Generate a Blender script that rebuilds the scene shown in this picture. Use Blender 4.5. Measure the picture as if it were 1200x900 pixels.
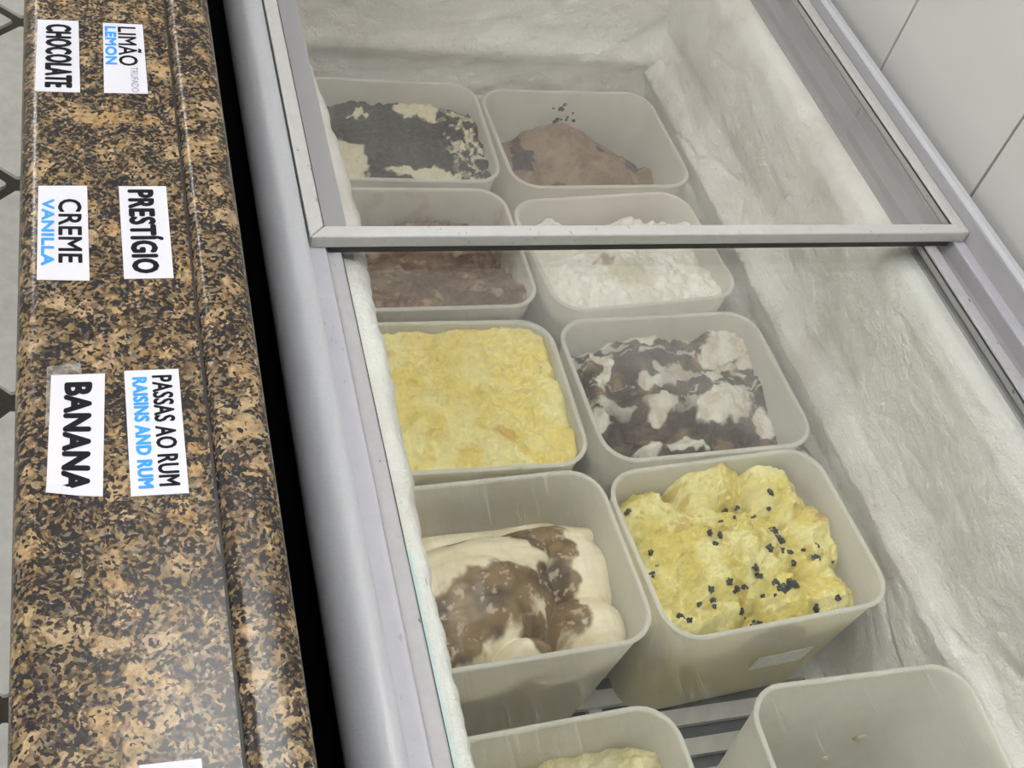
import bpy, bmesh, math
import numpy as np
from mathutils import Matrix, Vector

# ------------------------------------------------------------------ scene, camera, light, exposure
scene = bpy.context.scene
for o in list(bpy.data.objects):
    bpy.data.objects.remove(o, do_unlink=True)
COL = scene.collection
CAM = np.array([0.0, 0.0, 1.571])
FPX = 1364.24                                   # focal length in pixels of the 1200 x 900 frame
ROT = np.array([[0.94697672, -0.2387312, 0.21504073],
                [-0.04641736, -0.76390645, -0.64365547],
                [0.31793164, 0.59954512, -0.73448289]])
cam_data = bpy.data.cameras.new('camera')
cam_data.sensor_fit = 'HORIZONTAL'
cam_data.sensor_width = 36.0
cam_data.lens = 36.0 * FPX / 1200.0
cam_data.clip_start = 0.02
cam = bpy.data.objects.new('camera', cam_data)
COL.objects.link(cam)
M = Matrix.Identity(4)
for i in range(3):
    M[i][0] = ROT[0][i]; M[i][1] = -ROT[1][i]; M[i][2] = -ROT[2][i]; M[i][3] = CAM[i]
cam.matrix_world = M
scene.camera = cam

world = bpy.data.worlds.new('world')
scene.world = world
world.use_nodes = True
world.node_tree.nodes['Background'].inputs[0].default_value = (0.8, 0.82, 0.85, 1)
world.node_tree.nodes['Background'].inputs[1].default_value = 0.25

TUBE_STRENGTH = 55.0
vs = scene.view_settings
vs.view_transform = 'Standard'
vs.look = 'None'
vs.gamma = 1.0
vs.use_curve_mapping = False
vs.exposure = 0.0
scene.cycles.transparent_max_bounces = 32
scene.cycles.max_bounces = 10
scene.cycles.diffuse_bounces = 5
scene.cycles.glossy_bounces = 5
scene.cycles.caustics_reflective = False
scene.cycles.caustics_refractive = False
scene.cycles.sample_clamp_indirect = 6.0


def ray(px, py):
    return ROT.T @ np.array([(px - 600) / FPX, (py - 450) / FPX, 1.0])


def atz(px, py, z):
    d = ray(px, py)
    return CAM + d * ((z - CAM[2]) / d[2])


# ------------------------------------------------------------------ numpy noise
def _hash(ix, iy, seed):
    h = (ix.astype(np.int64) * 374761393 + iy.astype(np.int64) * 668265263 + seed * 1442695041) & 0xffffffff
    h = ((h ^ (h >> 13)) * 1274126177) & 0xffffffff
    return ((h ^ (h >> 16)) & 0xffff) / 65535.0


def vnoise(x, y, seed=0):
    ix = np.floor(x); iy = np.floor(y); fx = x - ix; fy = y - iy
    fx = fx * fx * fx * (fx * (fx * 6 - 15) + 10); fy = fy * fy * fy * (fy * (fy * 6 - 15) + 10)
    a = _hash(ix, iy, seed); b = _hash(ix + 1, iy, seed); c = _hash(ix, iy + 1, seed); d = _hash(ix + 1, iy + 1, seed)
    return (a * (1 - fx) + b * fx) * (1 - fy) + (c * (1 - fx) + d * fx) * fy


def fbm(x, y, seed=0, oct=4, gain=0.5):
    s = 0; a = 1.0; t = 0
    for k in range(oct):
        ca, sa = math.cos(0.6 * k), math.sin(0.6 * k)
        s = s + a * (vnoise((x * ca - y * sa) * 2 ** k + 17.3 * k, (x * sa + y * ca) * 2 ** k - 9.1 * k, seed + k) - 0.5)
        t += a; a *= gain
    return 2 * s / t                            # about -1..1


def sstep(a, b, x):
    t = np.clip((x - a) / (b - a), 0, 1)
    return t * t * (3 - 2 * t)


# ------------------------------------------------------------------ materials
def new_mat(name):
    m = bpy.data.materials.new(name)
    m.use_nodes = True
    nt = m.node_tree
    return m, nt, nt.nodes, nt.links, nt.nodes['Principled BSDF']


def noise_node(nt, scale, detail=4, rough=0.55, coord=None, dist=0.0):
    n = nt.nodes.new('ShaderNodeTexNoise')
    n.inputs['Scale'].default_value = scale
    n.inputs['Detail'].default_value = detail
    n.inputs['Roughness'].default_value = rough
    n.inputs['Distortion'].default_value = dist
    if coord is not None:
        nt.links.new(coord, n.inputs['Vector'])
    return n


def ramp_node(nt, src, stops, interp='LINEAR'):
    r = nt.nodes.new('ShaderNodeValToRGB')
    r.color_ramp.interpolation = interp
    e = r.color_ramp.elements
    while len(e) < len(stops):
        e.new(0.5)
    for el, (p, c) in zip(e, stops):
        el.position = p
        el.color = (c[0], c[1], c[2], 1) if not isinstance(c, (int, float)) else (c, c, c, 1)
    nt.links.new(src, r.inputs[0])
    return r


def mixc(nt, fac, a, b, mode='MIX'):
    n = nt.nodes.new('ShaderNodeMix')
    n.data_type = 'RGBA'
    n.blend_type = mode
    for sock, v in ((n.inputs[0], fac), (n.inputs[6], a), (n.inputs[7], b)):
        if hasattr(v, 'is_linked'):
            nt.links.new(v, sock)
        elif isinstance(v, (int, float)):
            sock.default_value = v
        else:
            sock.default_value = (v[0], v[1], v[2], 1)
    return n.outputs[2]


def math_node(nt, op, a, b=None, clamp=False):
    n = nt.nodes.new('ShaderNodeMath')
    n.operation = op
    n.use_clamp = clamp
    for sock, v in ((n.inputs[0], a), (n.inputs[1], b)):
        if v is None:
            continue
        if hasattr(v, 'is_linked'):
            nt.links.new(v, sock)
        else:
            sock.default_value = v
    return n.outputs[0]


def obj_coord(nt, scale=None, rot=None):
    tc = nt.nodes.new('ShaderNodeTexCoord')
    if scale is None and rot is None:
        return tc.outputs['Object']
    mp = nt.nodes.new('ShaderNodeMapping')
    nt.links.new(tc.outputs['Object'], mp.inputs['Vector'])
    if scale:
        mp.inputs['Scale'].default_value = scale
    if rot:
        mp.inputs['Rotation'].default_value = rot
    return mp.outputs[0]


def add_bump(nt, bsdf, height, strength, distance):
    b = nt.nodes.new('ShaderNodeBump')
    b.inputs['Strength'].default_value = strength
    b.inputs['Distance'].default_value = distance
    nt.links.new(height, b.inputs['Height'])
    nt.links.new(b.outputs[0], bsdf.inputs['Normal'])


def simple_mat(name, col, rough=0.5, metal=0.0, var=0.06, nscale=40, speck=0.0, bump=0.0, spec=0.5):
    m, nt, N, L, b = new_mat(name)
    c = obj_coord(nt)
    n = noise_node(nt, nscale, 5, 0.6, c)
    lo = tuple(max(0, v * (1 - var)) for v in col); hi = tuple(min(1, v * (1 + var)) for v in col)
    out = ramp_node(nt, n.outputs[0], [(0.3, lo), (0.7, hi)]).outputs[0]
    if speck > 0:
        n2 = noise_node(nt, 260, 2, 0.5, obj_coord(nt, (1, 0.35, 1)))
        mask = ramp_node(nt, n2.outputs[0], [(0.70, 0.0), (0.74, 1.0)]).outputs[0]
        mask = math_node(nt, 'MULTIPLY', mask, speck)
        out = mixc(nt, mask, out, (0.06, 0.055, 0.05))
    L.new(out, b.inputs['Base Color'])
    b.inputs['Roughness'].default_value = rough
    b.inputs['Metallic'].default_value = metal
    b.inputs['Specular IOR Level'].default_value = spec
    if bump:
        add_bump(nt, b, n.outputs[0], bump, 0.002)
    return m


def granite_mat():
    m, nt, N, L, b = new_mat('polished_granite')
    c = obj_coord(nt)
    warp = noise_node(nt, 45, 4, 0.6, c)
    wv = nt.nodes.new('ShaderNodeVectorMath'); wv.operation = 'SCALE'
    sub = nt.nodes.new('ShaderNodeVectorMath'); sub.operation = 'SUBTRACT'
    L.new(warp.outputs['Color'], sub.inputs[0]); sub.inputs[1].default_value = (0.5, 0.5, 0.5)
    L.new(sub.outputs[0], wv.inputs[0]); wv.inputs['Scale'].default_value = 0.013
    av = nt.nodes.new('ShaderNodeVectorMath'); av.operation = 'ADD'
    L.new(c, av.inputs[0]); L.new(wv.outputs[0], av.inputs[1])
    # fine matrix of grains
    v1 = nt.nodes.new('ShaderNodeTexVoronoi'); v1.inputs['Scale'].default_value = 400
    L.new(av.outputs[0], v1.inputs['Vector'])
    sep = nt.nodes.new('ShaderNodeSeparateColor'); L.new(v1.outputs['Color'], sep.inputs[0])
    grains = ramp_node(nt, sep.outputs[0], [(0.0, (0.012, 0.011, 0.012)), (0.30, (0.030, 0.023, 0.018)), (0.38, (0.075, 0.050, 0.026)),
                                            (0.60, (0.15, 0.10, 0.048)), (0.78, (0.21, 0.145, 0.07)), (0.92, (0.10, 0.095, 0.085)),
                                            (1.0, (0.27, 0.21, 0.13))]).outputs[0]
    # larger tan crystals
    v2 = nt.nodes.new('ShaderNodeTexVoronoi'); v2.inputs['Scale'].default_value = 62
    L.new(av.outputs[0], v2.inputs['Vector'])
    sep2 = nt.nodes.new('ShaderNodeSeparateColor'); L.new(v2.outputs['Color'], sep2.inputs[0])
    n3 = noise_node(nt, 30, 3, 0.6, c)
    cm = math_node(nt, 'ADD', sep2.outputs[0], math_node(nt, 'MULTIPLY', math_node(nt, 'SUBTRACT', n3.outputs[0], 0.5), 0.9))
    cm = math_node(nt, 'SUBTRACT', cm, math_node(nt, 'MULTIPLY', v2.outputs['Distance'], 0.42))
    cmask = ramp_node(nt, cm, [(0.50, 0.0), (0.60, 0.85)]).outputs[0]
    n4 = noise_node(nt, 120, 5, 0.7, c)
    cryst = ramp_node(nt, n4.outputs[0], [(0.30, (0.085, 0.052, 0.024)), (0.46, (0.25, 0.155, 0.065)), (0.66, (0.40, 0.28, 0.145))]).outputs[0]
    cryst = mixc(nt, math_node(nt, 'MULTIPLY', sep2.outputs[1], 0.35), cryst, (0.36, 0.31, 0.235))
    col = mixc(nt, cmask, grains, cryst)
    # dark patches and black flecks
    n5 = noise_node(nt, 34, 5, 0.65, obj_coord(nt, (1, 1, 1), (0, 0, 0.7)))
    dm = ramp_node(nt, n5.outputs[0], [(0.44, 0.0), (0.56, 0.92)]).outputs[0]
    v3 = nt.nodes.new('ShaderNodeTexVoronoi'); v3.inputs['Scale'].default_value = 460
    L.new(av.outputs[0], v3.inputs['Vector'])
    sep3 = nt.nodes.new('ShaderNodeSeparateColor'); L.new(v3.outputs['Color'], sep3.inputs[0])
    fl = ramp_node(nt, sep3.outputs[1], [(0.50, 1.0), (0.56, 0.0)]).outputs[0]
    col = mixc(nt, math_node(nt, 'MULTIPLY', dm, fl), col, (0.016, 0.015, 0.019))
    fl2 = ramp_node(nt, sep3.outputs[2], [(0.13, 1.0), (0.16, 0.0)]).outputs[0]
    col = mixc(nt, fl2, col, (0.014, 0.013, 0.015))
    L.new(col, b.inputs['Base Color'])
    b.inputs['Roughness'].default_value = 0.26
    b.inputs['Specular IOR Level'].default_value = 0.3
    return m


def glass_mat(name, tint, haze0, fog_y=None, scratch=0.1, seed=0.0, haze_scale=5.0, haze_amp=0.1):
    m, nt, N, L, b = new_mat(name)
    N.remove(b)
    out = N['Material Output']
    c = obj_coord(nt)
    tr = N.new('ShaderNodeBsdfTransparent'); tr.inputs[0].default_value = (*tint, 1)
    gl = N.new('ShaderNodeBsdfGlossy'); gl.inputs['Roughness'].default_value = 0.06
    fr = N.new('ShaderNodeFresnel'); fr.inputs[0].default_value = 1.4
    mix1 = N.new('ShaderNodeMixShader')
    L.new(math_node(nt, 'MULTIPLY', fr.outputs[0], 0.28), mix1.inputs[0]); L.new(tr.outputs[0], mix1.inputs[1]); L.new(gl.outputs[0], mix1.inputs[2])
    df = N.new('ShaderNodeBsdfDiffuse'); df.inputs[0].default_value = (0.80, 0.82, 0.80, 1)
    n = noise_node(nt, haze_scale, 4, 0.55, obj_coord(nt))
    n.noise_dimensions = '4D'; n.inputs['W'].default_value = seed
    h = math_node(nt, 'MULTIPLY', ramp_node(nt, n.outputs[0], [(0.42, 0.0), (0.72, 1.0)]).outputs[0], haze_amp)
    h = math_node(nt, 'ADD', h, haze0)
    if fog_y:                                   # a band of condensation left by the lid that slides over this pane
        sp = N.new('ShaderNodeSeparateXYZ'); L.new(c, sp.inputs[0])
        nn = noise_node(nt, 9, 5, 0.6, obj_coord(nt, (1, 2.5, 1)))
        yy = math_node(nt, 'ADD', sp.outputs[1], math_node(nt, 'MULTIPLY', math_node(nt, 'SUBTRACT', nn.outputs[0], 0.5), 0.07))
        mr = N.new('ShaderNodeMapRange'); mr.interpolation_type = 'SMOOTHSTEP'
        mr.inputs[1].default_value = fog_y[0]; mr.inputs[2].default_value = fog_y[1]
        mr.inputs[3].default_value = 0.0; mr.inputs[4].default_value = fog_y[2]
        L.new(yy, mr.inputs[0])
        h = math_node(nt, 'ADD', h, mr.outputs[0])
    for k, (ang, th) in enumerate(((0.5, 0.69), (-0.9, 0.70), (1.9, 0.71))):
        s = noise_node(nt, 1.0, 1, 0.4, obj_coord(nt, (900, 14, 1), (0, 0, ang)))
        mk = ramp_node(nt, s.outputs[0], [(th, 0.0), (th + 0.03, 1.0)]).outputs[0]
        h = math_node(nt, 'ADD', h, math_node(nt, 'MULTIPLY', mk, scratch))
    h = math_node(nt, 'MINIMUM', h, 0.6)
    mix2 = N.new('ShaderNodeMixShader')
    L.new(h, mix2.inputs[0]); L.new(mix1.outputs[0], mix2.inputs[1]); L.new(df.outputs[0], mix2.inputs[2])
    L.new(mix2.outputs[0], out.inputs[0])
    return m


def plastic_mat(name, col, smear=None):
    m, nt, N, L, b = new_mat(name)
    out = N['Material Output']
    c = obj_coord(nt)
    n = noise_node(nt, 30, 4, 0.6, c)
    cc = ramp_node(nt, n.outputs[0], [(0.3, tuple(v * 0.93 for v in col)), (0.7, col)]).outputs[0]
    if smear:                                   # dried ice cream wiped up the wall of the tub
        scol, zlo, zhi, thr = smear
        sp = N.new('ShaderNodeSeparateXYZ'); L.new(c, sp.inputs[0])
        ns_ = noise_node(nt, 17, 5, 0.65, obj_coord(nt, (1, 1, 0.8)))
        mr = N.new('ShaderNodeMapRange'); mr.interpolation_type = 'SMOOTHSTEP'
        mr.inputs[1].default_value = zlo; mr.inputs[2].default_value = zhi
        mr.inputs[3].default_value = 0.18; mr.inputs[4].default_value = -0.10
        L.new(sp.outputs[2], mr.inputs[0])
        mk = ramp_node(nt, math_node(nt, 'ADD', ns_.outputs[0], mr.outputs[0]), [(thr, 0.0), (thr + 0.20, 0.62)]).outputs[0]
        cc = mixc(nt, mk, cc, scol)
    L.new(cc, b.inputs['Base Color'])
    b.inputs['Roughness'].default_value = 0.42
    t = N.new('ShaderNodeBsdfTranslucent'); L.new(cc, t.inputs[0])
    tp = N.new('ShaderNodeBsdfTransparent'); tp.inputs[0].default_value = (0.97, 0.96, 0.92, 1)
    m1 = N.new('ShaderNodeMixShader'); m1.inputs[0].default_value = 0.55
    L.new(b.outputs[0], m1.inputs[1]); L.new(t.outputs[0], m1.inputs[2])
    m2 = N.new('ShaderNodeMixShader'); m2.inputs[0].default_value = 0.20
    L.new(m1.outputs[0], m2.inputs[1]); L.new(tp.outputs[0], m2.inputs[2])
    L.new(m2.outputs[0], out.inputs[0])
    return m


def frost_mat():
    m, nt, N, L, b = new_mat('freezer_frost')
    c = obj_coord(nt)
    n = noise_node(nt, 7, 5, 0.6, c)
    col = ramp_node(nt, n.outputs[0], [(0.28, (0.70, 0.66, 0.59)), (0.42, (0.84, 0.825, 0.785)), (0.56, (0.95, 0.945, 0.92))]).outputs[0]
    L.new(col, b.inputs['Base Color'])
    b.inputs['Roughness'].default_value = 0.65
    n2 = noise_node(nt, 240, 4, 0.7, c)
    n3 = noise_node(nt, 45, 5, 0.65, c)
    hh = math_node(nt, 'ADD', math_node(nt, 'MULTIPLY', n3.outputs[0], 2.0), n2.outputs[0])
    add_bump(nt, b, hh, 0.8, 0.004)
    return m


def cream_mat(name, rough=0.45, bump=0.4, bscale=160):
    m, nt, N, L, b = new_mat(name)
    at = N.new('ShaderNodeAttribute'); at.attribute_name = 'tone'
    c = obj_coord(nt)
    n = noise_node(nt, 70, 5, 0.6, c)
    v = ramp_node(nt, n.outputs[0], [(0.3, 0.86), (0.7, 1.0)]).outputs[0]
    L.new(mixc(nt, 1.0, at.outputs['Color'], v, 'MULTIPLY'), b.inputs['Base Color'])
    b.inputs['Roughness'].default_value = rough
    b.inputs['Specular IOR Level'].default_value = 0.35
    n2 = noise_node(nt, bscale, 5, 0.65, c, 0.4)
    add_bump(nt, b, n2.outputs[0], bump, 0.004)
    return m


MAT = {
    'granite': granite_mat(),
    'paper': simple_mat('label_paper', (0.58, 0.58, 0.65), 0.5, var=0.02, spec=0.2, nscale=15),
    'ink': simple_mat('black_ink', (0.008, 0.008, 0.01), 0.6, var=0.1, spec=0.08),
    'blue_ink': simple_mat('blue_ink', (0.04, 0.26, 0.72), 0.5, var=0.08, spec=0.1),
    'pen_ink': simple_mat('pen_ink', (0.16, 0.16, 0.24), 0.5, var=0.1),
    'tape': None,
    'fascia': simple_mat('grey_white_plastic', (0.39, 0.40, 0.43), 0.34, var=0.03, nscale=300, bump=0.15),
    'track': simple_mat('lavender_plastic_track', (0.38, 0.38, 0.42), 0.5, var=0.04, nscale=60, speck=0.25),
    'alu': simple_mat('painted_lid_frame', (0.44, 0.44, 0.435), 0.42, var=0.05, nscale=90, speck=0.55),
    'alu_worn': simple_mat('worn_lid_frame', (0.345, 0.345, 0.36), 0.45, var=0.06, nscale=90, speck=0.95),
    'rim': simple_mat('rim_plastic', (0.41, 0.42, 0.455), 0.4, var=0.04, nscale=200),
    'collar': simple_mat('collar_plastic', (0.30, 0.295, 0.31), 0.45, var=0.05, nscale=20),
    'seal': simple_mat('black_seal_and_shade', (0.02, 0.02, 0.02), 0.6),
    'body': simple_mat('gap_shade_freezer_side', (0.012, 0.013, 0.016), 0.8, var=0.1, spec=0.1),  # near-black: shade of the gap beside the counter is put into the colour
    'liner': simple_mat('white_liner', (0.60, 0.60, 0.58), 0.5, var=0.05, nscale=9),
    'wellfloor': simple_mat('slat_shade_well_floor', (0.10, 0.12, 0.12), 0.5, var=0.1, nscale=12),  # darkened so the shade between the slats is in the colour
    'frost': frost_mat(),
    'plastic': plastic_mat('translucent_white_plastic', (0.965, 0.955, 0.915)),
    'plastic_yellow': plastic_mat('plastic_smeared_yellow', (0.965, 0.955, 0.915), ((0.93, 0.87, 0.55), 0.06, 0.20, 0.52)),
    'plastic_brown': plastic_mat('plastic_smeared_brown', (0.965, 0.955, 0.915), ((0.42, 0.28, 0.17), 0.12, 0.20, 0.46)),
    'plastic_cream': plastic_mat('plastic_smeared_cream', (0.965, 0.955, 0.915), ((0.90, 0.82, 0.64), 0.06, 0.20, 0.62)),
    'slat': simple_mat('rack_slat', (0.55, 0.54, 0.53), 0.5, var=0.08, nscale=60),
    'wall': simple_mat('wall_panel_gloss', (0.53, 0.525, 0.51), 0.07, var=0.015, nscale=3),
    'joint': simple_mat('wall_joint', (0.20, 0.195, 0.19), 0.8),
    'paint': simple_mat('white_wall_paint', (0.72, 0.72, 0.70), 0.7, var=0.03, nscale=4),
    'ceiling': simple_mat('ceiling_paint', (0.78, 0.78, 0.77), 0.8, var=0.02, nscale=4),
    'tile': simple_mat('floor_tile_glaze', (0.50, 0.50, 0.47), 0.35, var=0.14, nscale=26),
    'grout': simple_mat('dark_grout', (0.035, 0.028, 0.022), 0.9),
    'gap_shade_wall': simple_mat('gap_shade_counter_base', (0.016, 0.015, 0.014), 0.85, spec=0.1),  # near-black colour carries the shade of the gap beside the freezer
    'metal': simple_mat('lamp_housing', (0.75, 0.75, 0.75), 0.4),
    'raisin': simple_mat('raisin_skin', (0.020, 0.026, 0.024), 0.4, var=0.4, nscale=300),
    'crumb': simple_mat('pale_crumb', (0.72, 0.68, 0.50), 0.6),
    'speckle': simple_mat('cocoa_speck', (0.035, 0.022, 0.018), 0.7),
    'sticker': simple_mat('clear_sticker', (0.80, 0.83, 0.78), 0.3, var=0.12, nscale=130),
    'glass_up': glass_mat('hazy_lid_glass', (0.988, 0.985, 0.978), 0.003, None, 0.04, 3.1, 6.0, 0.03),
    'glass_low': glass_mat('scratched_lid_glass', (0.980, 0.988, 0.981), 0.007, (0.58, 0.77, 0.15), 0.10, 1.3, 4.0, 0.012),
    'glass_edge': simple_mat('green_glass_edge', (0.40, 0.52, 0.52), 0.3),
    'vanilla': cream_mat('yellow_ice_cream', 0.45, 0.8, 130),
    'smooth_cream': cream_mat('smooth_ice_cream', 0.35, 0.12, 90),
    'rough_cream': cream_mat('powdery_ice_cream', 0.7, 0.9, 300),
    'swirl': cream_mat('swirled_ice_cream', 0.42, 0.6, 120),
}
_m, _nt, _N, _L, _b = new_mat('clear_tape')
_t = _N.new('ShaderNodeBsdfTransparent'); _x = _N.new('ShaderNodeMixShader')
_b.inputs['Base Color'].default_value = (0.6, 0.58, 0.55, 1); _b.inputs['Roughness'].default_value = 0.25
_nn = noise_node(_nt, 120, 3, 0.6, obj_coord(_nt))
_L.new(ramp_node(_nt, _nn.outputs[0], [(0.4, 0.06), (0.7, 0.38)]).outputs[0], _x.inputs[0])
_L.new(_t.outputs[0], _x.inputs[1]); _L.new(_b.outputs[0], _x.inputs[2]); _L.new(_x.outputs[0], _N['Material Output'].inputs[0])
MAT['tape'] = _m
_m, _nt, _N, _L, _b = new_mat('lamp_tube_light')
_b.inputs['Emission Color'].default_value = (1.0, 0.985, 0.95, 1)
_b.inputs['Emission Strength'].default_value = TUBE_STRENGTH
MAT['tube'] = _m


# ------------------------------------------------------------------ object helpers
def mesh_obj(name, verts, faces, mat, parent=None, smooth=False, kind=None):
    me = bpy.data.meshes.new(name)
    me.from_pydata([tuple(map(float, v)) for v in verts], [], faces)
    bm = bmesh.new(); bm.from_mesh(me)
    bmesh.ops.recalc_face_normals(bm, faces=bm.faces)
    bm.to_mesh(me); bm.free()
    if smooth:
        me.polygons.foreach_set('use_smooth', [True] * len(me.polygons))
    me.materials.append(mat)
    o = bpy.data.objects.new(name, me)
    COL.objects.link(o)
    if parent is not None:
        o.parent = parent
    if kind:
        o['kind'] = kind
    return o


def empty(name, loc=(0, 0, 0), rz=0.0):
    o = bpy.data.objects.new(name, None)
    o.empty_display_size = 0.05
    COL.objects.link(o)
    o.location = loc
    o.rotation_euler = (0, 0, rz)
    return o


def tag(o, label, cat, group=None):
    o['label'] = label
    o['category'] = cat
    if group:
        o['group'] = group
    return o


def bevel(o, w, seg=2):
    md = o.modifiers.new('bevel', 'BEVEL')
    md.width = w; md.segments = seg; md.limit_method = 'ANGLE'
    md.angle_limit = math.radians(40)
    return o


def box_geo(x0, x1, y0, y1, z0, z1):
    v = [(x, y, z) for z in (z0, z1) for y in (y0, y1) for x in (x0, x1)]
    f = [(0, 2, 3, 1), (4, 5, 7, 6), (0, 1, 5, 4), (2, 6, 7, 3), (0, 4, 6, 2), (1, 3, 7, 5)]
    return v, f


def box(name, b, mat, parent=None, bev=0.0, kind=None):
    o = mesh_obj(name, *box_geo(*b), mat, parent, kind=kind)
    if bev:
        bevel(o, bev)
    return o


def extrude_y(name, prof, y0, y1, mat, parent=None, smooth=False, closed=True, kind=None):
    n = len(prof)
    v = [(x, y0, z) for x, z in prof] + [(x, y1, z) for x, z in prof]
    f = [(i, (i + 1) % n, n + (i + 1) % n, n + i) for i in range(n if closed else n - 1)]
    if closed:
        f += [tuple(range(n)), tuple(range(2 * n - 1, n - 1, -1))]
    o = mesh_obj(name, v, f, mat, parent, kind=kind)
    if smooth:
        me = o.data
        me.polygons.foreach_set('use_smooth', [len(p.vertices) == 4 for p in me.polygons])
        me.set_sharp_from_angle(angle=math.radians(38))
    return o


def grid_obj(name, P, mat, parent=None, cols=None, kind=None):
    """P: (ny, nx, 3) array of points -> smooth sheet."""
    ny, nx = P.shape[:2]
    idx = np.arange(ny * nx).reshape(ny, nx)
    f = np.stack([idx[:-1, :-1], idx[:-1, 1:], idx[1:, 1:], idx[1:, :-1]], -1).reshape(-1, 4)
    me = bpy.data.meshes.new(name)
    me.from_pydata(P.reshape(-1, 3).tolist(), [], f.tolist())
    me.polygons.foreach_set('use_smooth', [True] * len(me.polygons))
    if cols is not None:
        a = me.attributes.new('tone', 'FLOAT_COLOR', 'POINT')
        c4 = np.ones((ny * nx, 4), dtype=np.float32); c4[:, :3] = cols.reshape(-1, 3)
        a.data.foreach_set('color', c4.ravel())
    me.materials.append(mat)
    o = bpy.data.objects.new(name, me)
    COL.objects.link(o)
    if parent is not None:
        o.parent = parent
    if kind:
        o['kind'] = kind
    return o


# ------------------------------------------------------------------ the room
XW = 0.875                                        # face of the panelled wall beside the freezer
X0, Y0, Y1, ZH = -3.2, -2.6, 3.6, 2.75
fl = box('floor', (X0, XW + 0.1, Y0, Y1, -0.1, -0.006), MAT['grout'], kind='structure')
# glazed tiles laid diagonally, dark wide joints
DIAG = 0.532
half = DIAG / 2
tile_me = None
tx0, ty0 = -0.168, 0.765
NT = 0
for i in range(-7, 8):
    for j in range(-7, 8):
        cx = tx0 + half + (i + j) * half
        cy = ty0 + (i - j) * half + 2 * half
        if not (X0 + half < cx < 0.65 and -1.0 < cy < Y1 - half):
            continue
        s = half - 0.011
        if tile_me is None:
            v, f = [], []
            ring = []
            for k in range(4):                   # octagon-like tile with clipped corners
                a = k * math.pi / 2
                for da in (-0.012, 0.012):
                    ring.append((s * math.cos(a + da) * (1 - 0.03), s * math.sin(a + da) * (1 - 0.03)))
            n = len(ring)
            v = [(x, y, -0.006) for x, y in ring] + [(x * 0.992, y * 0.992, 0.0) for x, y in ring]
            f = [(a, (a + 1) % n, n + (a + 1) % n, n + a) for a in range(n)] + [tuple(range(n, 2 * n))]
            t = mesh_obj('floor_tile', v, f, MAT['tile'], fl)
            tile_me = t.data
        else:
            t = bpy.data.objects.new('floor_tile', tile_me)
            COL.objects.link(t); t.parent = fl
        t.location = (cx, cy, 0)
        NT += 1

wr = box('wall_right', (XW + 0.006, XW + 0.12, Y0, Y1, 0, ZH), MAT['joint'], kind='structure')
PW = 0.226
y = 0.777 + 0.011 - PW * 15
panel_me = None
while y < Y1:
    a, b_ = max(y, Y0), min(y + PW, Y1)
    if b_ - a > 0.03:
        box('wall_panel', (XW, XW + 0.006, a + 0.0017, b_ - 0.0017, 0, ZH), MAT['wall'], wr, bev=0.001)
    y += PW
box('wall_left', (X0 - 0.1, X0, Y0, Y1, 0, ZH), MAT['paint'], kind='structure')
box('wall_back', (X0 - 0.1, XW + 0.12, Y0 - 0.1, Y0, 0, ZH), MAT['paint'], kind='structure')
box('wall_front', (X0 - 0.1, XW + 0.12, Y1, Y1 + 0.1, 0, ZH), MAT['paint'], kind='structure')
box('ceiling', (X0 - 0.1, XW + 0.12, Y0 - 0.1, Y1 + 0.1, ZH, ZH + 0.1), MAT['ceiling'], kind='structure')


def lamp(cx, cy, zb, label):
    """two-tube batten hung on rods, underside of the housing at zb"""
    t = tag(empty('ceiling_lamp', (cx, cy, zb)), label, 'lamp', 'hanging two-tube lamps')
    h = mesh_obj('housing', *box_geo(-0.16, 0.16, -0.64, 0.64, 0.0, 0.045), MAT['metal'], t)
    bevel(h, 0.008)
    for sy in (-0.45, 0.45):
        box('rod', (-0.006, 0.006, sy - 0.006, sy + 0.006, 0.045, ZH - zb), MAT['metal'], t)
    for sx in (-0.1, 0.1):
        n = 14
        v, f = [], []
        for yy in (-0.6, 0.6):
            v += [(sx + 0.017 * math.cos(2 * math.pi * k / n), yy, -0.03 + 0.017 * math.sin(2 * math.pi * k / n)) for k in range(n)]
        f = [(k, (k + 1) % n, n + (k + 1) % n, n + k) for k in range(n)] + [tuple(range(n)), tuple(range(n, 2 * n))]
        mesh_obj('tube', v, f, MAT['tube'], t, smooth=True)
        for yy in (-0.613, 0.613):
            box('tube_holder', (sx - 0.015, sx + 0.015, yy - 0.012, yy + 0.012, -0.05, 0.0), MAT['metal'], t)
    return t


lamp(0.12, 0.45, 2.27, 'two-tube lamp hanging above the freezer and granite counter')
lamp(-1.9, 0.45, 2.27, 'unseen two-tube fill lamp added near the painted side wall')  # this lamp and the next two are unseen, added for fill light
lamp(-1.0, -1.5, 2.27, 'unseen two-tube fill lamp added behind the photographer')
lamp(-0.9, 2.7, 2.27, 'unseen two-tube fill lamp added beyond the end of the freezer')

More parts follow.
